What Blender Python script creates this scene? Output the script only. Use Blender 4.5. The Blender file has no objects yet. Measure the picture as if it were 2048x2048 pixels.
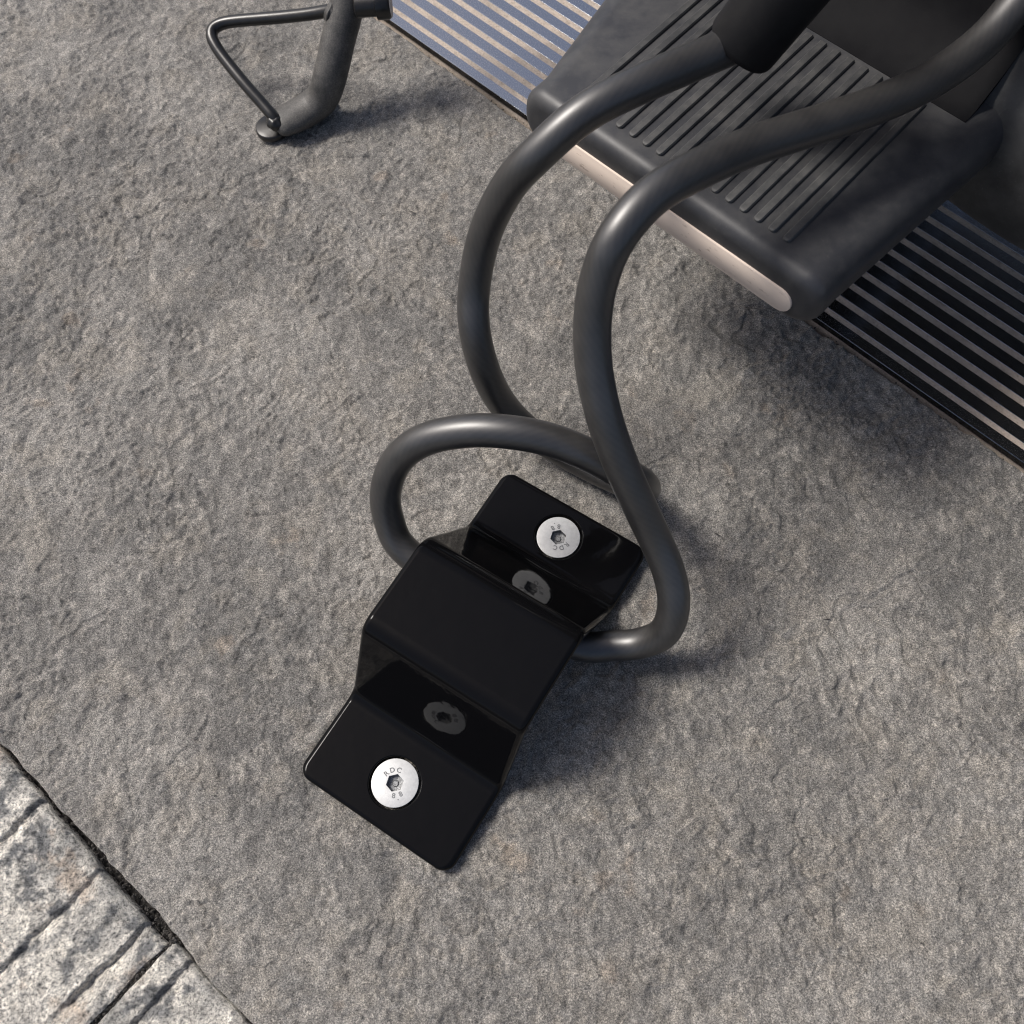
import bpy, bmesh, math, random
import numpy as np
from mathutils import Vector, Matrix

# ------------------------------------------------------------------ camera, sky, sun
scene = bpy.context.scene
MM = 0.001
CAM_H, TILT, ROLL, FPX = 627.06, .382, -.028, 1926.0
cam_d = bpy.data.cameras.new("camera")
cam = bpy.data.objects.new("camera", cam_d)
scene.collection.objects.link(cam)
cam_d.sensor_width = 36.0
cam_d.lens = 36.0 * FPX / 2048.0
cam_d.clip_start, cam_d.clip_end = .01, 100.0
cam_d.dof.use_dof = True
cam_d.dof.focus_distance = .64
cam_d.dof.aperture_fstop = 11.0
ct, st, cp, sp = math.cos(TILT), math.sin(TILT), math.cos(ROLL), math.sin(ROLL)
cam.matrix_world = (Matrix.Translation((0, 0, CAM_H * MM)) @
    Matrix(((1, 0, 0, 0), (0, ct, -st, 0), (0, st, ct, 0), (0, 0, 0, 1))) @
    Matrix(((cp, 0, -sp, 0), (0, 1, 0, 0), (sp, 0, cp, 0), (0, 0, 0, 1))))
scene.camera = cam

SUN_EL = math.radians(53)
SHADOW = Vector((.93, -.37))                     # where shadows fall on the ground
world = bpy.data.worlds.new("World"); scene.world = world; world.use_nodes = True
wn = world.node_tree.nodes; wn.clear()
sky = wn.new("ShaderNodeTexSky"); sky.sky_type = 'NISHITA'; sky.sun_disc = False
sky.sun_elevation = SUN_EL
sky.air_density = .8; sky.dust_density = 3.8; sky.ozone_density = .3
sky.sun_rotation = math.atan2(-SHADOW.x, -SHADOW.y)
bg = wn.new("ShaderNodeBackground"); bg.inputs[1].default_value = .115
wo = wn.new("ShaderNodeOutputWorld")
world.node_tree.links.new(sky.outputs[0], bg.inputs[0]); world.node_tree.links.new(bg.outputs[0], wo.inputs[0])
sun_d = bpy.data.lights.new("sun", 'SUN'); sun_d.energy = 3.4; sun_d.angle = math.radians(19); sun_d.color = (1, .96, .91)
sun = bpy.data.objects.new("sun", sun_d); scene.collection.objects.link(sun)
sdir = Vector((SHADOW.x * math.cos(SUN_EL), SHADOW.y * math.cos(SUN_EL), -math.sin(SUN_EL)))
sun.rotation_euler = sdir.to_track_quat('-Z', 'Y').to_euler()
vs = scene.view_settings
vs.view_transform = 'Standard'; vs.look = 'None'; vs.gamma = 1.0; vs.use_curve_mapping = False; vs.exposure = 0.17
scene.cycles.filter_width = 1.0; scene.cycles.use_denoising = True; scene.cycles.max_bounces = 5; scene.cycles.diffuse_bounces = 2; scene.cycles.glossy_bounces = 4

# ------------------------------------------------------------------ helpers
rng = np.random.default_rng(7)
random.seed(7)
ANG = math.radians(-42.4)                       # the paving, threshold and scooter all run along this line
TX = (math.cos(ANG), math.sin(ANG)); NX = (-math.sin(ANG), math.cos(ANG))
def W(t, n, z):                                 # along / across the threshold, in mm, to world mm
    return (t * TX[0] + n * NX[0], t * TX[1] + n * NX[1], z)

def link(name, mesh, mat=None, parent=None, smooth=True, sharp=40):
    o = bpy.data.objects.new(name, mesh); scene.collection.objects.link(o)
    if mat: mesh.materials.append(mat)
    if smooth:
        mesh.polygons.foreach_set("use_smooth", [True] * len(mesh.polygons))
        if sharp: mesh.set_sharp_from_angle(angle=math.radians(sharp))
    if parent:
        o.parent = parent
        base = parent
        off = Vector((0, 0, 0))
        while base: off += base.location; base = base.parent
        o.location = -off if parent.type == 'EMPTY' else (0, 0, 0)
    mesh.update()
    return o
def tag(o, label=None, cat=None, group=None, kind=None):
    if label: o["label"] = label
    if cat: o["category"] = cat
    if group: o["group"] = group
    if kind: o["kind"] = kind
    return o
def empty(name, x, y, z):
    o = bpy.data.objects.new(name, None); scene.collection.objects.link(o)
    o.location = (x * MM, y * MM, z * MM); o.empty_display_size = .02
    return o
def mesh_from(name, verts, faces):
    m = bpy.data.meshes.new(name)
    m.from_pydata([(x * MM, y * MM, z * MM) for x, y, z in verts], [], faces); m.validate(); m.update()
    return m
def fix_normals(m):
    b = bmesh.new(); b.from_mesh(m); bmesh.ops.recalc_face_normals(b, faces=b.faces); b.to_mesh(m); b.free(); return m
def smooth_path(pts, step=3.0):                 # centripetal-ish Catmull-Rom, resampled evenly
    p = np.array(pts, float); p = np.vstack([2 * p[0] - p[1], p, 2 * p[-1] - p[-2]])
    out = []
    for i in range(1, len(p) - 2):
        for s in np.linspace(0, 1, 14, endpoint=False):
            a, b, c, d = p[i - 1], p[i], p[i + 1], p[i + 2]
            out.append(.5 * (2 * b + (c - a) * s + (2 * a - 5 * b + 4 * c - d) * s * s + (3 * b - a - 3 * c + d) * s ** 3))
    out.append(p[-2]); out = np.array(out)
    for _ in range(10): out[1:-1] = .25 * out[:-2] + .5 * out[1:-1] + .25 * out[2:]
    L = np.r_[0, np.cumsum(np.linalg.norm(np.diff(out, axis=0), axis=1))]
    n = max(3, int(L[-1] / step)); q = np.linspace(0, L[-1], n)
    return np.stack([np.interp(q, L, out[:, k]) for k in range(3)], 1), q
def tube(name, path, radius, sides=32, cap=True, flat=None, uv=True):
    P = np.array(path, float); n = len(P)
    R = np.full(n, radius) if np.isscalar(radius) else np.array(radius, float)
    T = np.gradient(P, axis=0); T /= np.linalg.norm(T, axis=1)[:, None]
    u = np.cross(T[0], (0, 0, 1.)); 
    if np.linalg.norm(u) < 1e-3: u = np.cross(T[0], (1., 0, 0))
    u /= np.linalg.norm(u)
    V = []; 
    for i in range(n):
        if flat is not None:                    # keep one axis level so the section can be squashed vertically
            u = np.cross(T[i], (0, 0, 1.)); u /= np.linalg.norm(u)
        u = u - T[i] * (u @ T[i]); u /= np.linalg.norm(u); w = np.cross(T[i], u)
        fl = 1 if flat is None else flat[i]
        for k in range(sides):
            a = 2 * math.pi * k / sides
            V.append(P[i] + R[i] * (math.cos(a) * u * (1 if flat is None else 2 - fl if fl < 1 else 1) + math.sin(a) * w * fl))
    F = []
    for i in range(n - 1):
        for k in range(sides):
            k2 = (k + 1) % sides
            F.append((i * sides + k, i * sides + k2, (i + 1) * sides + k2, (i + 1) * sides + k))
    nq = len(F)
    if cap:
        F.append(tuple(range(sides))[::-1]); F.append(tuple((n - 1) * sides + k for k in range(sides)))
    m = mesh_from(name, V, F)
    if uv:
        L = np.r_[0, np.cumsum(np.linalg.norm(np.diff(P, axis=0), axis=1))]
        layer = m.uv_layers.new(name="UVMap"); li = 0
        for f in m.polygons:
            for j, vi in enumerate(f.vertices):
                i, k = divmod(vi, sides)
                if f.index < nq and k == 0 and max(v % sides for v in f.vertices) == sides - 1: k = sides
                layer.data[li].uv = (L[i] * MM, k / sides); li += 1
    return fix_normals(m)
def lathe(name, prof, axis_o, axis_d, segs=48):
    d = np.array(axis_d, float); d /= np.linalg.norm(d); u = np.cross(d, (0, 0, 1.))
    if np.linalg.norm(u) < 1e-3: u = np.array((1., 0, 0))
    u /= np.linalg.norm(u); w = np.cross(d, u); o = np.array(axis_o, float)
    V = []; F = []
    for r, h in prof:
        for k in range(segs):
            a = 2 * math.pi * k / segs; V.append(o + d * h + r * (math.cos(a) * u + math.sin(a) * w))
    for i in range(len(prof) - 1):
        for k in range(segs):
            k2 = (k + 1) % segs; F.append((i * segs + k, i * segs + k2, (i + 1) * segs + k2, (i + 1) * segs + k))
    F.append(tuple(range(segs))); F.append(tuple((len(prof) - 1) * segs + k for k in range(segs)))
    return fix_normals(mesh_from(name, V, F))
def loft(name, rings, cap=True):
    n = len(rings[0]); V = [p for r in rings for p in r]; F = []
    for i in range(len(rings) - 1):
        for k in range(n):
            k2 = (k + 1) % n; F.append((i * n + k, i * n + k2, (i + 1) * n + k2, (i + 1) * n + k))
    if cap: F.append(tuple(range(n))); F.append(tuple((len(rings) - 1) * n + k for k in range(n)))
    return fix_normals(mesh_from(name, V, F))
def rrect(x0, x1, y0, y1, r, seg=8):
    r = max(.01, min(r, (x1 - x0) / 2 - .01, (y1 - y0) / 2 - .01)); out = []
    for cx, cy, a0 in ((x1 - r, y1 - r, 0), (x0 + r, y1 - r, 90), (x0 + r, y0 + r, 180), (x1 - r, y0 + r, 270)):
        for s in range(seg + 1):
            a = math.radians(a0 + 90 * s / seg); out.append((cx + r * math.cos(a), cy + r * math.sin(a)))
    return out

# 2-D gradient-like value noise on arrays
_perm = rng.random((64, 256, 256)).astype(np.float32)
def vnoise(x, y, scale, seed):
    x = x / scale + seed * 17.3; y = y / scale + seed * 9.1
    xi = np.floor(x).astype(int); yi = np.floor(y).astype(int); fx = x - xi; fy = y - yi
    fx = fx * fx * fx * (fx * (fx * 6 - 15) + 10); fy = fy * fy * fy * (fy * (fy * 6 - 15) + 10)
    g = _perm[seed % 64]; xi %= 256; yi %= 256; x1 = (xi + 1) % 256; y1 = (yi + 1) % 256
    return ((g[xi, yi] * (1 - fx) + g[x1, yi] * fx) * (1 - fy) + (g[xi, y1] * (1 - fx) + g[x1, y1] * fx) * fy) * 2 - 1
def fbm(x, y, scale, seed, octv=4, gain=.5):
    s = 0; a = 1; tot = 0
    for o in range(octv):
        c, d = math.cos(o * .9 + .4), math.sin(o * .9 + .4)
        s = s + a * vnoise(c * x - d * y, d * x + c * y, scale / 2 ** o, seed + o); tot += a; a *= gain
    return s / tot
def sstep(a, b, x):
    t = np.clip((x - a) / (b - a), 0, 1); return t * t * (3 - 2 * t)
def grid_mesh(name, Tg, Ng, Z):                  # arrays (rows, cols) in T/N/z mm
    r, c = Tg.shape
    co = np.empty((r * c, 3), np.float32)
    co[:, 0] = (Tg * TX[0] + Ng * NX[0]).ravel() * MM; co[:, 1] = (Tg * TX[1] + Ng * NX[1]).ravel() * MM; co[:, 2] = Z.ravel() * MM
    idx = np.arange(r * c, dtype=np.int32).reshape(r, c)
    q = np.stack([idx[:-1, :-1], idx[:-1, 1:], idx[1:, 1:], idx[1:, :-1]], -1).reshape(-1, 4)
    m = bpy.data.meshes.new(name)
    m.vertices.add(r * c); m.vertices.foreach_set("co", co.ravel())
    m.loops.add(q.size); m.loops.foreach_set("vertex_index", q.ravel())
    m.polygons.add(len(q)); m.polygons.foreach_set("loop_start", np.arange(0, q.size, 4, dtype=np.int32))
    m.update(calc_edges=True)
    if m.polygons[0].normal.z < 0: m.flip_normals()
    return m

def paint(m, col):                               # stone mottling stored per vertex
    a = m.color_attributes.new("mottle", 'FLOAT_COLOR', 'POINT')
    c = np.ones((col.shape[0] * col.shape[1], 4), np.float32); c[:, :3] = col.reshape(-1, 3)
    a.data.foreach_set("color", c.ravel())
def blend(a, b, f): return a * (1 - f[..., None]) + np.array(b, np.float32) * f[..., None]
# ------------------------------------------------------------------ materials
def mat(name):
    m = bpy.data.materials.new(name); m.use_nodes = True
    nt = m.node_tree; b = nt.nodes["Principled BSDF"]
    return m, nt, b
def node(nt, typ, **kw):
    n = nt.nodes.new(typ)
    for k, v in kw.items():
        if k.startswith("in_"):
            key = k[3:]; n.inputs[int(key) if key.isdigit() else key.replace("_", " ")].default_value = v
        else: setattr(n, k, v)
    return n
def L(nt, a, b): nt.links.new(a, b)
def noise(nt, scale, detail=4, rough=.55, vec=None, dist=0.0):
    n = node(nt, "ShaderNodeTexNoise", in_Scale=scale, in_Detail=detail, in_Roughness=rough, in_Distortion=dist)
    if vec is not None: L(nt, vec, n.inputs["Vector"])
    return n.outputs[0]
def ramp(nt, fac, stops):
    r = node(nt, "ShaderNodeValToRGB"); e = r.color_ramp.elements
    while len(e) < len(stops): e.new(.5)
    for el, (p, c) in zip(e, stops): el.position = p; el.color = (*c, 1) if len(c) == 3 else c
    L(nt, fac, r.inputs[0]); return r.outputs[0]
def mix(nt, fac, a, b, mode='MIX'):
    m = node(nt, "ShaderNodeMix", data_type='RGBA', blend_type=mode)
    for sock, v in ((m.inputs[0], fac), (m.inputs[6], a), (m.inputs[7], b)):
        if hasattr(v, "is_linked") or hasattr(v, "node"): L(nt, v, sock)
        else: sock.default_value = v if not isinstance(v, tuple) else (*v, 1) if len(v) == 3 else v
    return m.outputs[2]
def bump(nt, b, h, dist, strength=1.0, prev=None):
    n = node(nt, "ShaderNodeBump", in_Strength=strength, in_Distance=dist); L(nt, h, n.inputs["Height"])
    if prev is not None: L(nt, prev, n.inputs["Normal"])
    L(nt, n.outputs[0], b.inputs["Normal"]); return n.outputs[0]
def coords(nt, out="Object"):
    return node(nt, "ShaderNodeTexCoord").outputs[out]
g3 = lambda v, w=1.0: (v * (1 + .04 * w), v, v * (1 - .07 * w))

def mat_slab():
    m, nt, b = mat("slate_stone"); c = coords(nt)
    col = node(nt, "ShaderNodeVertexColor", layer_name="mottle").outputs[0]
    n = noise(nt, 1000, 3, .8, c)
    fine = ramp(nt, n, [(.35, (.28, .28, .285)), (.45, (.74, .74, .74)), (.54, (1.06, 1.055, 1.05)), (.66, (2.15, 2.1, 2.03))])
    L(nt, mix(nt, 1.0, col, fine, 'MULTIPLY'), b.inputs["Base Color"])
    b.inputs["Roughness"].default_value = .8; b.inputs["Specular IOR Level"].default_value = .35
    bump(nt, b, n, .0014, .95)
    return m
def mat_granite():
    m, nt, b = mat("split_granite"); c = coords(nt)
    col = node(nt, "ShaderNodeVertexColor", layer_name="mottle").outputs[0]
    n = noise(nt, 560, 5, .8, c)
    speck = ramp(nt, n, [(.36, (.16, .16, .17)), (.46, (.8, .8, .79)), (.6, (1.5, 1.48, 1.44))])
    L(nt, mix(nt, 1.0, col, speck, 'MULTIPLY'), b.inputs["Base Color"]); b.inputs["Roughness"].default_value = .75
    bump(nt, b, n, .0022, .8)
    return m
def mat_plain(name, col, rough=.8, scale=300, var=.4, bd=.0006):
    m, nt, b = mat(name); c = coords(nt)
    n = ramp(nt, noise(nt, scale, 4, .7, c), [(.3, tuple(v * (1 - var) for v in col)), (.7, tuple(v * (1 + var) for v in col))])
    L(nt, n, b.inputs["Base Color"]); b.inputs["Roughness"].default_value = rough
    bump(nt, b, noise(nt, scale * 1.5, 3, .6, c), bd)
    return m
def mat_grit():
    m, nt, b = mat("beige_grit_infill"); c = coords(nt)
    col = ramp(nt, noise(nt, 700, 4, .75, c), [(.3, (.14, .115, .09)), (.42, (.39, .325, .265)), (.64, (.53, .455, .385))])
    wear = ramp(nt, noise(nt, 40, 4, .7, c), [(.3, (.7, .7, .7)), (.55, (1, 1, 1))])
    L(nt, mix(nt, 1.0, col, wear, 'MULTIPLY'), b.inputs["Base Color"]); b.inputs["Roughness"].default_value = .9
    bump(nt, b, noise(nt, 900, 3, .7, c), .0008)
    return m
def mat_strip():
    m, nt, b = mat("polished_dark_metal"); c = coords(nt)
    pit = ramp(nt, noise(nt, 1500, 2, .6, c), [(.6, (0, 0, 0)), (.72, (1, 1, 1))])
    dust = ramp(nt, noise(nt, 60, 5, .7, c), [(.55, (0, 0, 0)), (.85, (.35, .35, .35))])
    f = mix(nt, 1.0, pit, dust, 'ADD')
    L(nt, mix(nt, f, (.48, .49, .51), (.2, .185, .165)), b.inputs["Base Color"])
    b.inputs["Metallic"].default_value = 1.0
    L(nt, ramp(nt, f, [(0, (.2, .2, .2)), (1, (.55, .55, .55))]), b.inputs["Roughness"])
    bump(nt, b, noise(nt, 1000, 3, .6, c), .00012, .5)
    return m
def mat_gloss():
    m, nt, b = mat("gloss_black_paint"); c = coords(nt)
    b.inputs["Base Color"].default_value = (.0035, .0035, .004, 1)
    b.inputs["Roughness"].default_value = .05; b.inputs["Specular IOR Level"].default_value = .115
    bump(nt, b, noise(nt, 75, 2, .5, c), .0005, .3)
    return m
def mat_cable():
    m, nt, b = mat("cable_sheath")
    uv = node(nt, "ShaderNodeTexCoord").outputs["UV"]
    sep = node(nt, "ShaderNodeSeparateXYZ"); L(nt, uv, sep.inputs[0])
    a = node(nt, "ShaderNodeMath", operation='MULTIPLY', in_1=2 * math.pi * 150); L(nt, sep.outputs[0], a.inputs[0])
    v = node(nt, "ShaderNodeMath", operation='MULTIPLY', in_1=2 * math.pi * 16); L(nt, sep.outputs[1], v.inputs[0])
    s = node(nt, "ShaderNodeMath", operation='ADD'); L(nt, a.outputs[0], s.inputs[0]); L(nt, v.outputs[0], s.inputs[1])
    w = node(nt, "ShaderNodeMath", operation='SINE'); L(nt, s.outputs[0], w.inputs[0])
    h = node(nt, "ShaderNodeMath", operation='MULTIPLY_ADD', in_1=.5, in_2=.5); L(nt, w.outputs[0], h.inputs[0])
    c = coords(nt)
    dust = ramp(nt, noise(nt, 70, 4, .6, c), [(.35, (.016, .0156, .0156)), (.75, (.03, .029, .028))])
    L(nt, mix(nt, h.outputs[0], dust, mix(nt, .15, dust, (.06, .054, .05))), b.inputs["Base Color"])
    b.inputs["Roughness"].default_value = .43; b.inputs["Specular IOR Level"].default_value = .85; b.inputs["Coat Weight"].default_value = .35; b.inputs["Coat Roughness"].default_value = .33
    n1 = bump(nt, b, h.outputs[0], .00005, .035)
    bump(nt, b, noise(nt, 900, 2, .5, c), .0001, .25, n1)
    return m
def mat_plastic(name, col, rough, dust_col, dust_amt, scale=45):
    m, nt, b = mat(name); c = coords(nt)
    d = ramp(nt, noise(nt, scale, 6, .7, c), [(.4, (0, 0, 0)), (.8, (dust_amt,) * 3)])
    sc = ramp(nt, noise(nt, 500, 3, .7, c), [(.62, (0, 0, 0)), (.78, (dust_amt * .8,) * 3)])
    f = mix(nt, 1.0, d, sc, 'ADD')
    L(nt, mix(nt, f, col, dust_col), b.inputs["Base Color"])
    L(nt, ramp(nt, f, [(0, (rough,) * 3), (1, (.85,) * 3)]), b.inputs["Roughness"])
    bump(nt, b, noise(nt, 1400, 2, .6, c), .00012, .3)
    return m
def mat_stand():
    m, nt, b = mat("worn_black_steel"); c = coords(nt)
    d = ramp(nt, noise(nt, 38, 6, .7, c), [(.3, (.022, .022, .022)), (.5, (.065, .063, .06)), (.75, (.11, .105, .097))])
    g = ramp(nt, noise(nt, 900, 3, .7, c), [(.4, (.7, .7, .7)), (.7, (1.5, 1.45, 1.4))])
    L(nt, mix(nt, 1.0, d, g, 'MULTIPLY'), b.inputs["Base Color"]); b.inputs["Roughness"].default_value = .55
    bump(nt, b, noise(nt, 800, 3, .6, c), .0003, .4)
    return m
def mat_zinc():
    m, nt, b = mat("zinc_plated_steel"); c = coords(nt)
    L(nt, ramp(nt, noise(nt, 420, 3, .6, c), [(.3, (.47, .475, .47)), (.7, (.55, .555, .55))]), b.inputs["Base Color"])
    b.inputs["Metallic"].default_value = .15; b.inputs["Roughness"].default_value = .42
    bump(nt, b, noise(nt, 700, 2, .5, c), .00004, .4)
    return m
def mat_cream():
    m, nt, b = mat("cream_plastic"); c = coords(nt)
    mp = node(nt, "ShaderNodeMapping"); mp.inputs["Rotation"].default_value = (0, 0, -ANG); mp.inputs["Scale"].default_value = (.25, 1, 2)
    L(nt, c, mp.inputs[0])
    s = ramp(nt, noise(nt, 160, 4, .6, mp.outputs[0]), [(.62, (0, 0, 0)), (.72, (.8, .8, .8))])
    L(nt, mix(nt, s, (.68, .575, .49), (.24, .165, .12)), b.inputs["Base Color"]); b.inputs["Roughness"].default_value = .85; b.inputs["Specular IOR Level"].default_value = .25
    return m
M = dict(slab=mat_slab(), granite=mat_granite(), soil=mat_plain("dark_joint_soil", (.03, .027, .025), .95, 400, .6, .002),
         grit=mat_grit(), strip=mat_strip(), gloss=mat_gloss(), cable=mat_cable(),
         board=mat_plastic("footboard_plastic", (.028, .029, .033), .45, (.13, .125, .115), .36),
         rib=mat_plastic("tread_rubber", (.032, .033, .035), .55, (.16, .155, .145), .4, 70),
         body=mat_plastic("body_plastic", (.006, .006, .007), .6, (.06, .06, .058), .1, 30),
         dusty=mat_plastic("dusty_fairing_plastic", (.02, .02, .02), .7, (.13, .13, .125), .5, 22),
         stand=mat_stand(), rod=mat_plastic("black_rod_paint", (.01, .01, .01), .28, (.07, .06, .05), .2, 60),
         zinc=mat_zinc(), mark=mat_plain("stamped_grey", (.17, .175, .18), .5, 500, .2, .00002),
         socket=mat_plain("socket_steel", (.2, .205, .21), .5, 800, .6, .0003),
         cream=mat_cream(), barrel=mat_plastic("lock_barrel_plastic", (.006, .006, .007), .55, (.05, .048, .045), .15, 40),
         stone=mat_plain("small_grit_stone", (.06, .055, .05), .9, 500, .5, .0005))
M["barrel"].node_tree.nodes["Principled BSDF"].inputs["Specular IOR Level"].default_value = .2
M["body"].node_tree.nodes["Principled BSDF"].inputs["Specular IOR Level"].default_value = .06
M["socket"].node_tree.nodes["Principled BSDF"].inputs["Metallic"].default_value = .4

# ------------------------------------------------------------------ ground and paving
gm = mesh_from("ground", [W(-2500, -2000, -24), W(2500, -2000, -24), W(2500, 2500, -24), W(-2500, 2500, -24)], [(0, 1, 2, 3)])
tag(link("ground", gm, M["soil"], smooth=False), "dark soil bed under the paving joints", "ground", kind="structure")

def seg_dist(x, y, pl):
    d = np.full(x.shape, 1e9)
    for (ax, ay), (bx, by) in zip(pl[:-1], pl[1:]):
        vx, vy = bx - ax, by - ay; t = np.clip(((x - ax) * vx + (y - ay) * vy) / (vx * vx + vy * vy + 1e-9), 0, 1)
        d = np.minimum(d, np.hypot(x - ax - t * vx, y - ay - t * vy))
    return d
def slab():
    t = np.r_[np.arange(-1150, -885, 5.), np.arange(-885, 262, .9), np.arange(262, 520, 5.)]
    n = np.r_[0, 0, np.linspace(0, 1, 674), 1, 1]
    Tg, s = np.meshgrid(t, n)
    tl = t[None, :]
    e0 = -166.5 + (tl + 200) * .02 + 1.6 * fbm(tl, tl * 0 + 3, 40, 3, 4) + .8 * vnoise(tl, tl * 0, 7, 9)
    e1 = 438.4 + 1.6 * fbm(tl, tl * 0 + 50, 60, 5, 4) + .9 * vnoise(tl, tl * 0, 9, 12)
    Ng = e0 + (e1 - e0) * s
    x, y = Tg, Ng
    Z = 1.2 * fbm(x, y, 130, 20, 3) + 1.3 * fbm(x, y, 30, 24, 4) + .5 * fbm(x, y, 7, 30, 3)
    for sd, sc, amp in ((11, 26, 1.6), (15, 12, 1.45), (19, 5.5, 1.0)):      # chiselled dimples with sharp crests
        Z -= amp * np.abs(fbm(x + .25 * y, y, sc, sd, 2)) * 2.2 * (.55 + .45 * vnoise(x, y, 70, sd + 2))
    # flakes: short scarps where thin layers of slate have split off
    for sd, sc, k, amp in ((34, 48, 2.4, 1.4), (40, 22, 2.1, 1.3), (46, 12, 1.8, .8)):
        f = fbm(x, y, sc, sd, 4) * k; fl = np.floor(f); fr = f - fl
        mk = sstep(.02, .34, fbm(x, y, sc * 1.2, sd + 3, 2))
        Z += amp * mk * (sstep(0, .03, fr) - fr)
    Z += .2 * vnoise(x, y, 1.9, 52) + .16 * vnoise(x, y, 3.1, 53)
    # splits
    cracks = [[(-199, -98), (-186, -108), (-172, -118), (-157, -127.7), (-146, -140), (-133, -148), (-125, -157)],
              [(-280, -134), (-275, -140), (-271.6, -147), (-273, -161)], [(-232, -131), (-220, -138), (-214, -148), (-206, -155)]]
    r = random.Random(5)
    for i in range(150):
        cx, cy, a = r.uniform(-860, 240), r.uniform(-155, 430), r.uniform(0, 6.3); pl = [(cx, cy)]
        for j in range(r.randint(2, 5)):
            a += r.uniform(-.7, .7); l = r.uniform(2, 6); pl.append((pl[-1][0] + l * math.cos(a), pl[-1][1] + l * math.sin(a)))
        cracks.append(pl)
    for i, pl in enumerate(cracks):
        p = np.array(pl); x0, y0 = p.min(0) - 4; x1, y1 = p.max(0) + 4
        c0, c1 = np.searchsorted(t, (x0, x1)); rr = np.where((Ng.min(1) < y1 + 6) & (Ng.max(1) > y0 - 6))[0]
        if not len(rr): continue
        sl = (slice(rr[0], rr[-1] + 1), slice(c0, c1))
        jx = 1.6 * vnoise(x[sl], y[sl], 5, 60) + .7 * vnoise(x[sl], y[sl], 2, 62); jy = 1.6 * vnoise(x[sl], y[sl], 5, 61) + .7 * vnoise(x[sl], y[sl], 2, 63)
        d = seg_dist(x[sl] + jx, y[sl] + jy, pl)
        Z[sl] -= (1.5 if i < 3 else random.uniform(.5, 1.3)) * np.clip(1 - d / (1.25 if i < 3 else 1.0), 0, 1) * np.clip(.75 + .9 * vnoise(x[sl], y[sl], 7, 59), .1, 1.3)
    Z -= 3.2 * np.clip(1 - np.hypot(x + 125.6, y + 161) / 4.2, 0, 1) ** .7
    # chipped, rounded arrises and the side faces
    d0 = Ng - e0; d1 = e1 - Ng
    chip = 1.6 + 1.4 * vnoise(x, y, 11, 58)
    Z -= 1.5 * np.clip(1 - np.minimum(d0, d1) / chip, 0, 1) ** 2
    Z[0] = -26; Z[-1] = -26; Z[1] = -5; Z[-2] = -5
    Ng[1] = e0[0] - .4; Ng[0] = e0[0] - .4; Ng[-1] = e1[0] + .4; Ng[-2] = e1[0] + .4
    g = grid_mesh("paving_slab", Tg, Ng, Z - .9)
    f = fbm(x, y, 95, 2, 5, .55)
    col = np.stack([np.interp(f, [-.4, 0, .4], q) for q in ((.168, .21, .262), (.163, .202, .252), (.155, .19, .236))], -1).astype(np.float32)
    col = blend(col, (.275, .255, .225), .5 * sstep(.02, .38, fbm(x, y, 26, 7, 5, .6)))
    col = blend(col, (.13, .13, .128), .3 * sstep(.04, .36, fbm(x, y, 17, 13, 5, .65)))
    col = blend(col, (.345, .325, .298), .5 * sstep(.12, .42, fbm(x, y, 9, 17, 4, .7)))
    col = blend(col, (.32, .23, .15), .2 * sstep(.5, .75, fbm(x, y, 30, 22, 4, .6)))
    col *= (1 + .38 * fbm(x, y, 4.5, 27, 3, .8))[..., None]
    paint(g, np.clip(col * np.array((1.0, .992, .978), np.float32), .02, .6))
    o = link("paving_slab", g, M["slab"], sharp=None)
    tag(o, "large rough grey slate paving slab under the anchor", "paving", kind="structure")
slab()

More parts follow.
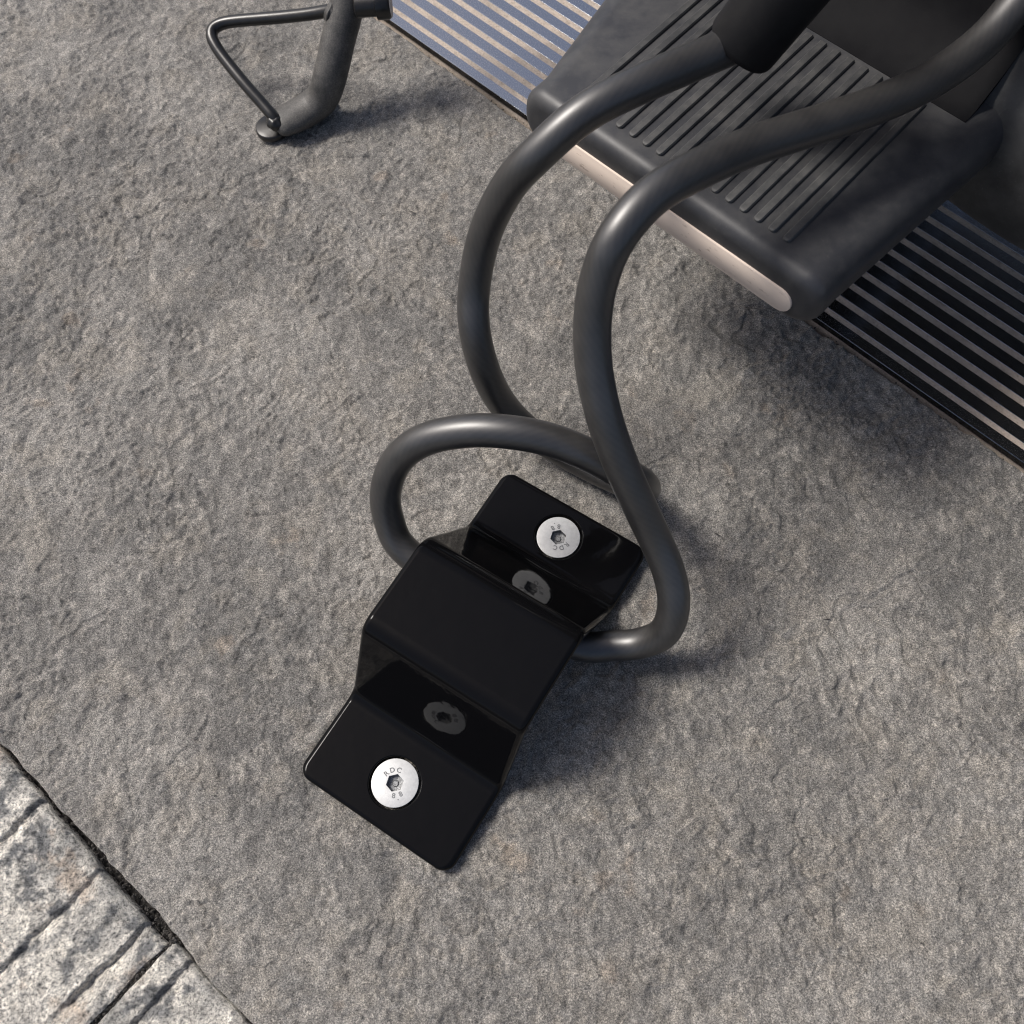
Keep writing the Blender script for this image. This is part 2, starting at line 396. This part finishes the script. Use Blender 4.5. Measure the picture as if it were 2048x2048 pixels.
setts_root = empty("sett_paving", *W(-200, -250, -20)); tag(setts_root, "pale granite setts along the lower left slab edge", "paving", kind="structure")
def sett(t0, t1, nedge, flutes, step, seed, zoff=0.0):
    t = np.arange(t0, t1 + step / 2, step); nn = np.arange(-345, nedge + step / 2, step)
    t = np.r_[t[0], t[0], t, t[-1], t[-1]]; nn = np.r_[nn[0], nn[0], nn, nn[-1], nn[-1]]
    Tg, Ng = np.meshgrid(t, nn); x, y = Tg.copy(), Ng.copy()
    Z = zoff - 1.0 - 2.8 * np.abs(fbm(x, y, 13, seed + 2, 3)) - 3.4 * np.abs(fbm(x * .5, y, 30, seed + 1, 2)) + 2.6 * fbm(x, y, 62, seed, 3) + 1.5 * fbm(x, y, 17, seed + 4, 4) + .55 * fbm(x, y, 5, seed + 8, 3) + .2 * vnoise(x, y, 1.9, seed + 11)
    for k, (tc, dep, wid, n_end) in enumerate(flutes):
        cx = tc + 1.6 * vnoise(y, y * 0 + k, 26, seed + 12) + .8 * vnoise(y, y * 0 + k, 6, seed + 13) + .5 * vnoise(x, y, 2.5, seed + 15)
        dx = x - cx
        prof = np.where(dx < 0, np.clip(1 + dx / (wid * .3), 0, 1) ** .5, np.clip(1 - dx / (wid * 1.3), 0, 1) ** 1.2)
        fade = sstep(n_end, n_end + 45, y) * (.8 + .28 * vnoise(y, y * 0 + 9 * k, 45, seed + 14))
        Z -= dep * prof * fade
        Z += .9 * np.exp(-((dx - wid * 1.7) / 2.2) ** 2) * fade
    e = np.minimum(np.minimum(x - t0, t1 - x), np.minimum(y + 345, nedge - y))
    rr = 2.8 + 1.6 * vnoise(x, y, 14, seed + 16)
    Z -= 2.6 * np.clip(1 - e / rr, 0, 1) ** 2
    wob = lambda q, s: 1.3 * vnoise(q, q * 0 + s, 17, seed + 18)
    inn = np.clip(1 - e / 6, 0, 1)
    Tg += wob(y, 1.5) * np.clip(1 - np.minimum(x - t0, t1 - x) / 6, 0, 1); Ng += wob(x, 7.5) * np.clip(1 - (nedge - y) / 6, 0, 1)
    for ix in (0, -1): Z[ix, :] = -23; Z[:, ix] = -23
    g = grid_mesh("sett", Tg, Ng, Z)
    f = fbm(x, y, 36, seed + 20, 5, .6)
    col = np.stack([np.interp(f, [-.4, 0, .4], q) for q in ((.26, .46, .60), (.255, .44, .57), (.24, .405, .515))], -1).astype(np.float32)
    col = blend(col, (.42, .29, .19), .35 * sstep(.2, .55, fbm(x, y, 24, seed + 25, 5, .7)))
    col = blend(col, (.12, .124, .128), .9 * sstep(.1, .38, fbm(x, y, 15, seed + 30, 5, .7)))
    col *= (1 + .5 * fbm(x, y, 4, seed + 33, 3, .8))[..., None]
    paint(g, np.clip(col, .03, .8))
    o = link("sett", g, M["granite"], setts_root, sharp=None)
    return o
sett(-330.5, -147.6, -172.9, [(-271, 6, 6, -330), (-210, 4.5, 5.5, -330), (-165, 7.5, 6.5, -262)], .9, 3, -.6)
sett(-144.6, 30, -168.2, [(-129, 5.5, 5, -245), (-40, 2.0, 5, -330)], 1.0, 23, .2)
sett(-520, -333.5, -174, [(-440, 2.4, 5, -330)], 2.5, 33)
sett(33, 240, -167, [(110, 2.4, 5, -330)], 2.5, 43)
sett(-720, -523, -175, [(-610, 2.4, 5, -330)], 4, 13)

def grit_stones():
    bm = bmesh.new(); r = random.Random(3)
    base = [(1, 0, 0), (-1, 0, 0), (0, 1, 0), (0, -1, 0), (0, 0, 1), (0, 0, -1)]
    fc = [(0, 2, 4), (2, 1, 4), (1, 3, 4), (3, 0, 4), (2, 0, 5), (1, 2, 5), (3, 1, 5), (0, 3, 5)]
    def stone(t, n, z, s):
        vs_ = []
        for b in base:
            k = [s * c * r.uniform(.6, 1.25) + r.uniform(-.2, .2) * s for c in b]
            vs_.append(bm.verts.new([q * MM for q in W(t + k[0], n + k[1], z + k[2])]))
        for f in fc: bm.faces.new([vs_[i] for i in f])
    for i in range(2600):
        t = r.uniform(-420, 60); stone(t, -166.5 + (t + 200) * .02 + r.uniform(-9, 1), r.uniform(-17, -10), r.choice((.5, .7, .9, 1.2)) * r.uniform(.7, 1.4))
    for i in range(500):
        stone(-146.1 + r.uniform(-1.6, 1.6), r.uniform(-340, -165), r.uniform(-9, -5), r.uniform(.5, 1.3))
    for i in range(500):
        stone(r.uniform(-880, 260), 441.2 + r.uniform(-1.5, 1.2), r.uniform(-11, -6), r.uniform(.4, 1.0))
    m = bpy.data.meshes.new("joint_grit"); bm.to_mesh(m); bm.free()
    tag(link("joint_grit", m, M["stone"], smooth=False), "loose dark grit lying in the paving joints", "grit", kind="stuff")
grit_stones()
for n0, n1, t0, t1 in ((-178, -158, -900, 500),):
    m = mesh_from("joint_bed", [W(t0, n0, -16), W(t1, n0, -16), W(t1, n1, -16), W(t0, n1, -16)], [(0, 1, 2, 3)])
    tag(link("joint_bed", m, M["soil"], smooth=False), "dark earth filling the joint beside the slab", "ground", kind="structure")

def loose_bits():
    bm = bmesh.new(); r = random.Random(11)
    for i in range(110):
        t, n = r.uniform(-850, 240), r.uniform(-150, 430); sz = r.uniform(.35, .9); a = r.uniform(0, 6.28); ln = r.choice((1, 1, 1, 3.5))
        pts = [(sz * ln, 0, 0), (-sz * ln, 0, 0), (0, sz * .7, 0), (0, -sz * .7, 0), (0, 0, sz * .8), (0, 0, -sz * .8)]
        v = [bm.verts.new([q * MM for q in W(t + p[0] * math.cos(a) - p[1] * math.sin(a), n + p[0] * math.sin(a) + p[1] * math.cos(a), .1 + p[2])]) for p in pts]
        for f in ((0, 2, 4), (2, 1, 4), (1, 3, 4), (3, 0, 4), (2, 0, 5), (1, 2, 5), (3, 1, 5), (0, 3, 5)): bm.faces.new([v[k] for k in f])
    m = bpy.data.meshes.new("loose_specks"); bm.to_mesh(m); bm.free()
    tag(link("loose_specks", m, M["stone"], smooth=False), "tiny dark specks of dirt scattered over the slab", "dirt", kind="stuff")
loose_bits()

# ------------------------------------------------------------------ ribbed metal threshold
thr = empty("threshold_plate", *W(-200, 600, -10)); tag(thr, "ribbed metal threshold plate with beige grit lines, under the scooter", "threshold")
def box_tn(name, t0, t1, n0, n1, z0, z1, bev=.4, seg=2):
    bm = bmesh.new()
    v = [bm.verts.new([q * MM for q in W(t, n, z)]) for z in (z0, z1) for t, n in ((t0, n0), (t1, n0), (t1, n1), (t0, n1))]
    for f in ((3, 2, 1, 0), (4, 5, 6, 7), (0, 1, 5, 4), (1, 2, 6, 5), (2, 3, 7, 6), (3, 0, 4, 7)): bm.faces.new([v[i] for i in f])
    if bev: bmesh.ops.bevel(bm, geom=list(bm.edges), offset=bev * MM, segments=seg, affect='EDGES', profile=.5)
    m = bpy.data.meshes.new(name); bm.to_mesh(m); bm.free(); return m
def thr_base():
    t = np.arange(-1100, 600, 2.2); n = np.r_[445.2, 445.2, np.arange(445.4, 840, 2.0)]
    Tg, Ng = np.meshgrid(t, n); 
    Z = -.42 + .15 * vnoise(Tg, Ng, 3, 2) + .12 * vnoise(Tg, Ng, 9, 4)
    lip = (Ng < 446); Z = np.where(lip, -7 + 1.0 * fbm(Tg, Ng, 12, 6, 3), Z)
    Z[0] = -20
    link("grit_base", grid_mesh("grit_base", Tg, Ng, Z), M["grit"], thr, sharp=None)
thr_base()
PITCH = 15.3
sm = box_tn("metal_strip", -1100, 600, 457.7, 457.7 + 9.9, -6, 0, .15, 1)
for k in range(-1, 25):
    if k == -1: mm_ = box_tn("metal_strip", -1100, 600, 444.6, 453.2, -6, -.1, .15, 1)
    else: mm_ = sm
    o = link("metal_strip", mm_ , M["strip"] if not mm_.materials else None, thr)
    if k > 0: o.location = Vector(o.location) + Vector((NX[0] * PITCH * k * MM, NX[1] * PITCH * k * MM, 0))
fl = box_tn("doorway_floor", -1150, 650, 842, 1900, -20, -2, 1)
tag(link("doorway_floor", fl, M["soil"]), "stone floor continuing behind the threshold plate", "floor", kind="structure")

# ------------------------------------------------------------------ ground anchor
AX, AY, YAW = -104.0, 42.25, 1.015
cu, su = math.cos(YAW), math.sin(YAW)
def A(u, v, z): return (AX + u * cu - v * su, AY + u * su + v * cu, z)
THK = 8.0; WID = 115.0
PROF = [(0, 8), (59.6, 8), (90.1, 78), (155.4, 78), (197.1, 8), (246.2, 8)]
anchor = empty("ground_anchor", *A(123, 0, 0)); tag(anchor, "gloss black steel ground anchor bolted to the slab", "ground anchor")
def arc_profile():
    pts = [np.array(p, float) for p in PROF]; out = [pts[0]]
    rad = [0, 10, 14, 17, 12, 0]
    for i in range(1, 5):
        a, b, c = pts[i - 1], pts[i], pts[i + 1]
        d1 = (a - b) / np.linalg.norm(a - b); d2 = (c - b) / np.linalg.norm(c - b)
        ang = math.acos(np.clip(d1 @ d2, -1, 1)); tl = rad[i] / math.tan(ang / 2)
        p1, p2 = b + d1 * tl, b + d2 * tl; bis = (d1 + d2); bis /= np.linalg.norm(bis)
        cen = b + bis * (rad[i] / math.sin(ang / 2))
        a1 = math.atan2(*(p1 - cen)[::-1]); a2 = math.atan2(*(p2 - cen)[::-1]); da = (a2 - a1 + math.pi) % (2 * math.pi) - math.pi
        for s in np.linspace(0, 1, 13): out.append(cen + rad[i] * np.array((math.cos(a1 + da * s), math.sin(a1 + da * s))))
    out.append(pts[-1]); return np.array(out)
def bracket():
    top = arc_profile()
    seg = [np.array((q, 8.0)) for q in (.0, .12, .4, .9, 1.5, 2.3, 3.2, 4.2, 5.6, 7.0, 9.0)]
    top = np.vstack([seg, top[1:-1], [np.array((246.2 - q[0], 8.0)) for q in seg[::-1]]])
    tg = np.gradient(top, axis=0); tg[:11] = (1, 0); tg[-11:] = (1, 0); tg /= np.linalg.norm(tg, axis=1)[:, None]
    nrm = np.stack([-tg[:, 1], tg[:, 0]], 1)
    R, RE = 9.0, 3.0; rings = []
    for i in range(len(top)):
        q = min(top[i, 0], 246.2 - top[i, 0])
        hw = WID / 2 - (R - math.sqrt(max(0, R * R - (R - q) ** 2)) if q < R else 0)
        ins = RE - math.sqrt(max(0, RE * RE - (RE - q) ** 2)) if q < RE else 0
        ring = []
        for v, d in rrect(-hw, hw, -THK + ins + .15, -ins, max(.3, 3.9 - ins * 1.15), 6):
            p = top[i] + nrm[i] * d; ring.append(A(p[0], v, max(.15, p[1])))
        rings.append(ring)
    m = loft("bracket", rings)
    o = link("bracket", m, M["gloss"], None)
    cut = []
    for u, v in ((27.94, 1.0), (221.8, -.3)):
        rim = [(16.2, -4)] + [(16.2, .5), (16.2, 6.6)] + [(16.2 + 1.5 * (1 - math.cos(a)), 6.6 + 1.5 * math.sin(a)) for a in np.linspace(.2, math.pi / 2, 7)] + [(17.9, 12)]
        c = link("cutter", lathe("cutter", rim, A(u, v, 0), (0, 0, 1), 64), None, None)
        md = o.modifiers.new("hole", 'BOOLEAN'); md.operation = 'DIFFERENCE'; md.object = c; md.solver = 'EXACT'; cut.append(c)
    dg = bpy.context.evaluated_depsgraph_get()
    nm = bpy.data.meshes.new_from_object(o.evaluated_get(dg))
    bpy.data.objects.remove(o)
    for c in cut: bpy.data.objects.remove(c)
    nm.name = "bracket"
    while len(nm.materials) > 1: nm.materials.pop()
    br = link("bracket", nm, None if nm.materials else M["gloss"], anchor, sharp=32)
    wn_ = br.modifiers.new("weighted_normals", 'WEIGHTED_NORMAL'); wn_.keep_sharp = True; wn_.weight = 80
bracket()

def bolt(u, v, rot, name="bolt"):
    # countersunk head: flat top with rounded rim, hexagonal socket, cone below
    bm = bmesh.new(); c = Vector(A(u, v, 0)); S = 48; zt = 7.1
    def ring(r, z, n=S, a0=0): return [bm.verts.new(((c.x + r * math.cos(a0 + 2 * math.pi * k / n)) * MM, (c.y + r * math.sin(a0 + 2 * math.pi * k / n)) * MM, z * MM)) for k in range(n)]
    a0 = math.radians(rot)
    rs = [ring(8, .4, S, a0), ring(14.6, 5.6, S, a0), ring(15, 6.2, S, a0), ring(15, 6.7, S, a0), ring(14.85, 6.95, S, a0), ring(14.5, zt, S, a0)]
    for p, q in zip(rs[:-1], rs[1:]):
        for k in range(S): bm.faces.new((p[k], p[(k + 1) % S], q[(k + 1) % S], q[k]))
    def hexring(r, z):
        out = []
        for k in range(S):
            s = k / S * 6; i = int(s); f = s - i
            p = Vector((math.cos(a0 + i * math.pi / 3), math.sin(a0 + i * math.pi / 3))).lerp(Vector((math.cos(a0 + (i + 1) * math.pi / 3), math.sin(a0 + (i + 1) * math.pi / 3))), f) * r
            out.append(bm.verts.new(((c.x + p.x) * MM, (c.y + p.y) * MM, z * MM)))
        return out
    h0, h1 = hexring(5.75, zt), hexring(5.45, zt - .35)
    for p, q in ((rs[-1], h0), (h0, h1)):
        for k in range(S): bm.faces.new((p[k], p[(k + 1) % S], q[(k + 1) % S], q[k]))
    bm.faces.new(rs[0][::-1])
    m = bpy.data.meshes.new("bolt"); bmesh.ops.recalc_face_normals(bm, faces=bm.faces); bm.to_mesh(m); bm.free()
    head = link("bolt", m, M["zinc"], anchor, sharp=25)
    # recessed socket with a dimple
    bm = bmesh.new()
    k0, k1 = hexring(5.4, zt - .3), hexring(5.2, zt - 3.6)
    d0, d1 = ring(2.2, zt - 4.0, S, a0), ring(1.6, zt - 3.2, S, a0)
    for p, q in ((k0, k1), (k1, d0), (d0, d1)):
        for k in range(S): bm.faces.new((p[k], p[(k + 1) % S], q[(k + 1) % S], q[k]))
    bm.faces.new(d1); m = bpy.data.meshes.new("hex_socket"); bmesh.ops.recalc_face_normals(bm, faces=bm.faces); bm.to_mesh(m); bm.free()
    if m.polygons[-1].normal.z < 0: m.flip_normals()
    so = link("hex_socket", m, M["socket"], head, sharp=30)
    # stamped lettering
    bm = bmesh.new()
    def char(ch, ang, inward, r=7.9, size=3.2):
        cv = bpy.data.curves.new("txt", 'FONT'); cv.body = ch; cv.size = 1; cv.align_x = 'CENTER'; cv.align_y = 'CENTER'; cv.extrude = .04; cv.offset = .022
        ob = bpy.data.objects.new("txt", cv); scene.collection.objects.link(ob)
        bpy.context.view_layer.update()
        me = bpy.data.meshes.new_from_object(ob.evaluated_get(bpy.context.evaluated_depsgraph_get()))
        a = math.radians(ang) + a0
        rotz = a - math.pi / 2 if not inward else a + math.pi / 2
        mx = Matrix.Translation(((c.x + r * math.cos(a)) * MM, (c.y + r * math.sin(a)) * MM, (zt + .03) * MM)) @ Matrix.Rotation(rotz, 4, 'Z') @ Matrix.Scale(size * 1.35 * MM, 4)
        me.transform(mx); bm.from_mesh(me)
        bpy.data.objects.remove(ob); bpy.data.meshes.remove(me)
    for ch, an in (("R", 123), ("D", 92), ("C", 61)): char(ch, an, False)
    for ch, an in (("8", 254), ("8", 287)): char(ch, an, True)
    char(".", 271, True, 9.3)
    m = bpy.data.meshes.new("lettering"); bm.to_mesh(m); bm.free()
    link("lettering", m, M["mark"], head, smooth=False)
    return head
bolt(27.94, 1.0, 13)
bolt(221.8, -.3, 193)

# ------------------------------------------------------------------ cable lock
lock = empty("cable_lock", 60, 280, 4); tag(lock, "thick black cable lock looped through the ground anchor", "cable lock")
A_PTS = [(126, 438, 237), (109, 429, 238), (79.5, 411.5, 240), (49.2, 393.4, 242), (22.9, 379.8, 238), (-.5, 368.4, 222), (-16.7, 366.3, 200), (-31.6, 361.7, 165),
  (-39.6, 348, 132), (-40.4, 330.5, 112), (-34.8, 315.8, 85), (-24, 309.5, 50), (-6.2, 302, 25), (19.8, 290, 13), (45.4, 275.3, 12.5), (64.4, 263, 20),
  (69.5, 249, 48), (61.4, 239.4, 82), (46.8, 237.8, 102), (29, 242.3, 114), (7.1, 248.1, 122), (-17.5, 251.4, 126), (-42.5, 254.1, 122),
  (-68.8, 254.2, 110), (-87.8, 249.6, 90), (-97.6, 238.5, 66), (-96.8, 225.6, 48), (-89, 211.7, 36),
  (-60, 192, 27), (-18, 168, 21), (24.8, 152, 18), (45.3, 151.8, 18), (65, 152.1, 24), (78.7, 156, 38), (82.5, 168, 57), (78.4, 183.7, 72), (68.5, 199.2, 90), (53.8, 215.4, 120),
  (43.5, 228.4, 142), (34.6, 243.3, 164), (28.8, 261, 184), (27.5, 276.8, 205), (30.4, 288.4, 225), (38.1, 299.2, 242), (54.6, 316.2, 250), (79, 334.5, 248),
  (107.8, 353.9, 242), (137.2, 369.2, 237), (173.5, 387.7, 232), (204.3, 405, 230), (231.9, 424.9, 232), (251, 442.4, 240), (275, 470, 262), (295, 500, 300)]
path, _ = smooth_path(A_PTS, 2.5)
link("cable", tube("cable", path, 10.0, 40), M["cable"], lock, sharp=None)
bo = np.array((108, 426.5, 236.)); be = np.array((150, 437, 310.)); bd = be - bo
BR = 20.0; BL = float(np.linalg.norm(bd))
prof = [(9.8, 2.5), (13, .6), (17.0, 0), (18.9, .7), (19.7, 2.2), (BR, 4), (BR + .6, BL), (BR - 2, BL + 3)]
barrel = link("lock_barrel", lathe("lock_barrel", prof, bo, bd, 56), M["barrel"], lock)
lid = lathe("dust_cap", [(8.5, BL + 2.2), (8.5, BL + 4.4), (7.5, BL + 5)], bo, bd, 32)
link("dust_cap", lid, M["rod"], barrel)

# ------------------------------------------------------------------ scooter
sc = empty("scooter", *W(-250, 560, 0)); tag(sc, "black plastic scooter with ribbed footboard, cream end strip and tubular stand", "scooter")
def board():
    rings = []
    def ring(n, inset, flare=0.0):
        pr = rrect(-311 - flare + inset, -89 + flare * .35 - inset, 151 + inset * .7, 190 - inset, 16 - inset * .3, 8)
        return [W(t, n, z) for t, z in pr]
    rad = 8.5
    for a in np.linspace(0, math.pi / 2, 9):
        rings.append(ring(324 + rad * (1 - math.sin(a)) if False else 324 + rad - rad * math.cos(a), rad * (1 - math.sin(a))))
    for n in np.linspace(345, 520, 12): rings.append(ring(n, 0, (n - 345) * .22))
    return loft("footboard", rings)
fb = link("footboard", board(), M["board"], sc, sharp=50)
cs = []
for n, ins in ((330, .8), (323.6, .8), (322.9, .9), (322.7, 1.2)):
    cs.append([W(t, n, z) for t, z in rrect(-295.5 + ins, -103.5 - ins, 155.5 + ins, 175 - ins, 11, 8)])
tag(link("end_strip", loft("end_strip", cs), M["cream"], fb, sharp=35), "cream strip across the front end of the footboard")
def rib_mesh():
    # long rounded bar, round at the near end
    rings = []; w, hgt = 2.6, 1.8
    plan = [(0.0, .35), (.35, .65), (1.0, .88), (1.9, 1.0), (130.5, 1.0), (131.4, .9)]
    for i, (n, s) in enumerate(plan):
        z = hgt * (min(1, .3 + s * .75) if i < 4 else 1 if i == 4 else .75)
        rings.append([W(t, 338 + n, q) for t, q in ((-w * s, 189.0), (-w * s, 189.8 + z * .6), (-w * s * .82, 189.8 + z * .92), (-w * s * .7, 190 + z), (w * s * .7, 190 + z), (w * s * .82, 189.8 + z * .92), (w * s, 189.8 + z * .6), (w * s, 189.0))])
    return loft("tread_rib", rings)
rm = rib_mesh()
for k in range(16):
    o = link("tread_rib", rm, None if rm.materials else M["rib"], fb, sharp=35)
    tt = -277.0 + 10.03 * k
    o.location = (TX[0] * tt * MM, TX[1] * tt * MM, 0)
def panel(name, profile, ts, warp, mat_, parent, thick=4.0, sharp=40):
    # curved sheet: profile in (n, z) repeated along t with a warp, then given thickness
    pr = np.array(profile, float); V = []; n = len(pr)
    tg = np.gradient(pr, axis=0); tg /= np.linalg.norm(tg, axis=1)[:, None]; nr = np.stack([tg[:, 1], -tg[:, 0]], 1)
    for side in (0, 1):
        for t in ts:
            for i in range(n):
                p = pr[i] + nr[i] * thick * side; dt, dn, dz = warp(t, i / (n - 1)); V.append(W(t + dt, p[0] + dn, p[1] + dz))
    F = []; c = len(ts); off = c * n
    for j in range(c - 1):
        for i in range(n - 1):
            a = j * n + i; F.append((a, a + 1, a + n + 1, a + n)); F.append((off + a, off + a + n, off + a + n + 1, off + a + 1))
    for j in range(c - 1):
        for i in (0, n - 1): a = j * n + i; F.append((a, a + n, off + a + n, off + a))
    for j in (0, c - 1):
        for i in range(n - 1): a = j * n + i; F.append((a, a + 1, off + a + 1, off + a))
    return link(name, fix_normals(mesh_from(name, V, F)), mat_, parent, sharp=sharp)
def spline2(pts, n):
    p, _ = smooth_path([(a, b, 0) for a, b in pts], .1); q = np.linspace(0, len(p) - 1, n).astype(int); return p[q, :2]
# riser behind the tread: channel, rounded lip, then the tall body panel
riser = spline2([(473, 190.3), (479, 191), (485, 193.5), (491, 198), (497, 202), (505, 208), (515, 222), (526, 270), (538, 360), (556, 480), (580, 600), (600, 690)], 60)
panel("body_panel", riser, np.linspace(-430, -100, 24), lambda t, s: (0, 40 * max(0, (-t - 330) / 100) ** 2 * 1.0, 0), M["body"], sc)
side = spline2([(600, 690), (580, 600), (556, 480), (538, 360), (528, 270), (518, 225), (505, 204), (494, 192), (488, 172), (488, 148), (495, 120), (506, 102), (524, 93), (560, 86), (640, 84), (720, 100)], 90)
def side_warp(t, s):
    k = float(sstep(-72, -46, np.array(t))); w = max(0.0, 1 - abs(s - .78) / .2)
    return (0, 4 * math.sin(t * .03) - 20 * k * w, -14 * k * w)
panel("side_fairing", side[::-1], np.linspace(-104, 420, 44), side_warp, M["dusty"], sc)
panel("added_underside", spline2([(508, 152), (508, 135), (511, 118), (520, 104), (540, 96), (580, 92), (660, 94), (720, 104)], 40)[::-1], np.linspace(-340, -106, 16),
      lambda t, s: (0, 30 * max(0, (-t - 270) / 70) ** 2, 12 * max(0, (-t - 270) / 70) ** 2), M["body"], sc)  # unseen underside, added to keep sky out of the strips' reflection
# underside frame tying the stand to the body (behind and below what the picture shows)
link("frame_tube", tube("frame_tube", smooth_path([(-124, 690, 140), (-60, 720, 176), (60, 700, 185), (200, 640, 170)], 8)[0], 15, 20), M["stand"], sc, sharp=None)

LEG = [(-219, 591.5, 11), (-213, 595.5, 12), (-205, 600, 12), (-198, 604.5, 12), (-188.4, 610.4, 13.5), (-179, 613.4, 20), (-172, 617.2, 32), (-166.4, 624.4, 44), (-160.6, 634.8, 57), (-154, 645.7, 70), (-147.7, 658, 84), (-136, 676, 108), (-116.5, 699, 150)]
lp, _ = smooth_path(LEG, 2.0)
d = np.linalg.norm(lp - np.array(LEG[0]), axis=1)
rad = np.interp(d, [0, 2, 6, 20, 40, 60, 300], [7, 9.5, 11.5, 12.6, 13.2, 13.5, 13.5]); flt = np.interp(d, [0, 12, 30, 55], [.7, .78, .88, 1.0])
stand = link("centre_stand", tube("centre_stand", lp, rad, 36, True, flt), M["stand"], sc, sharp=50)
def foot_plate():
    # shoe on the ground: rounded tongue, turned-up rim
    ax = np.array((.80, .60)); nx = np.array((-.60, .80)); o0 = np.array((-224.0, 598.0)); out = []
    for a in np.linspace(90, 270, 17): out.append(o0 + 13.5 * (math.cos(math.radians(a)) * ax + math.sin(math.radians(a)) * nx))
    for s in (58,): out.append(o0 + ax * s - nx * 10); out.append(o0 + ax * s + nx * 10)
    cen = np.mean(out, axis=0)
    rr = []
    for z, k in ((.3, .97), (1.0, 1.0), (4.2, 1.0), (5.4, .96), (5.8, .9)): rr.append([(*(cen + (p - cen) * k), z) for p in out])
    return loft("foot_plate", rr)
link("foot_plate", foot_plate(), M["rod"], stand, sharp=50)
ROD = [(-216, 592, 17), (-218.7, 594.5, 20), (-227.2, 603.7, 24), (-243.2, 620.5, 31), (-259.6, 640, 38), (-266, 649, 41.5), (-269.2, 656, 44), (-268, 662.5, 46), (-260.5, 666, 48), (-246, 665.3, 51), (-211, 659, 59), (-182.5, 653, 67), (-168, 650, 72), (-158, 646, 76)]
link("foot_rod", tube("foot_rod", smooth_path(ROD, 1.6)[0], 4.9, 24), M["rod"], stand, sharp=None)
def blob(name, c, r, axis, mat_, parent, seed):
    bm = bmesh.new(); bmesh.ops.create_icosphere(bm, subdivisions=4, radius=1); rr = random.Random(seed)
    ax = Vector(axis).normalized()
    for v in bm.verts:
        p = v.co.copy(); k = 1 + .08 * math.sin(7 * p.x + seed) * math.cos(6 * p.y + 2 * seed)
        q = p * k; al = q.dot(ax); q = (q - ax * al) * r[0] + ax * al * r[1]; v.co = (Vector(c) + q) * MM
    m = bpy.data.meshes.new(name); bm.to_mesh(m); bm.free(); return link(name, m, mat_, parent, sharp=None)
blob("weld_bead", (-163.5, 647, 75), (9.0, 4.5), (-.8, .2, .45), M["stand"], stand, 1)
blob("weld_bead", (-217, 591.5, 16), (7.5, 6), (0, 0, 1), M["rod"], stand, 2)
link("pivot_pin", lathe("pivot_pin", [(7, 0), (8.5, 1), (8.5, 16), (11, 17), (11, 26), (9.5, 28), (4, 28)], (-143, 643, 82), (1, .03, .04), 32), M["rod"], stand)
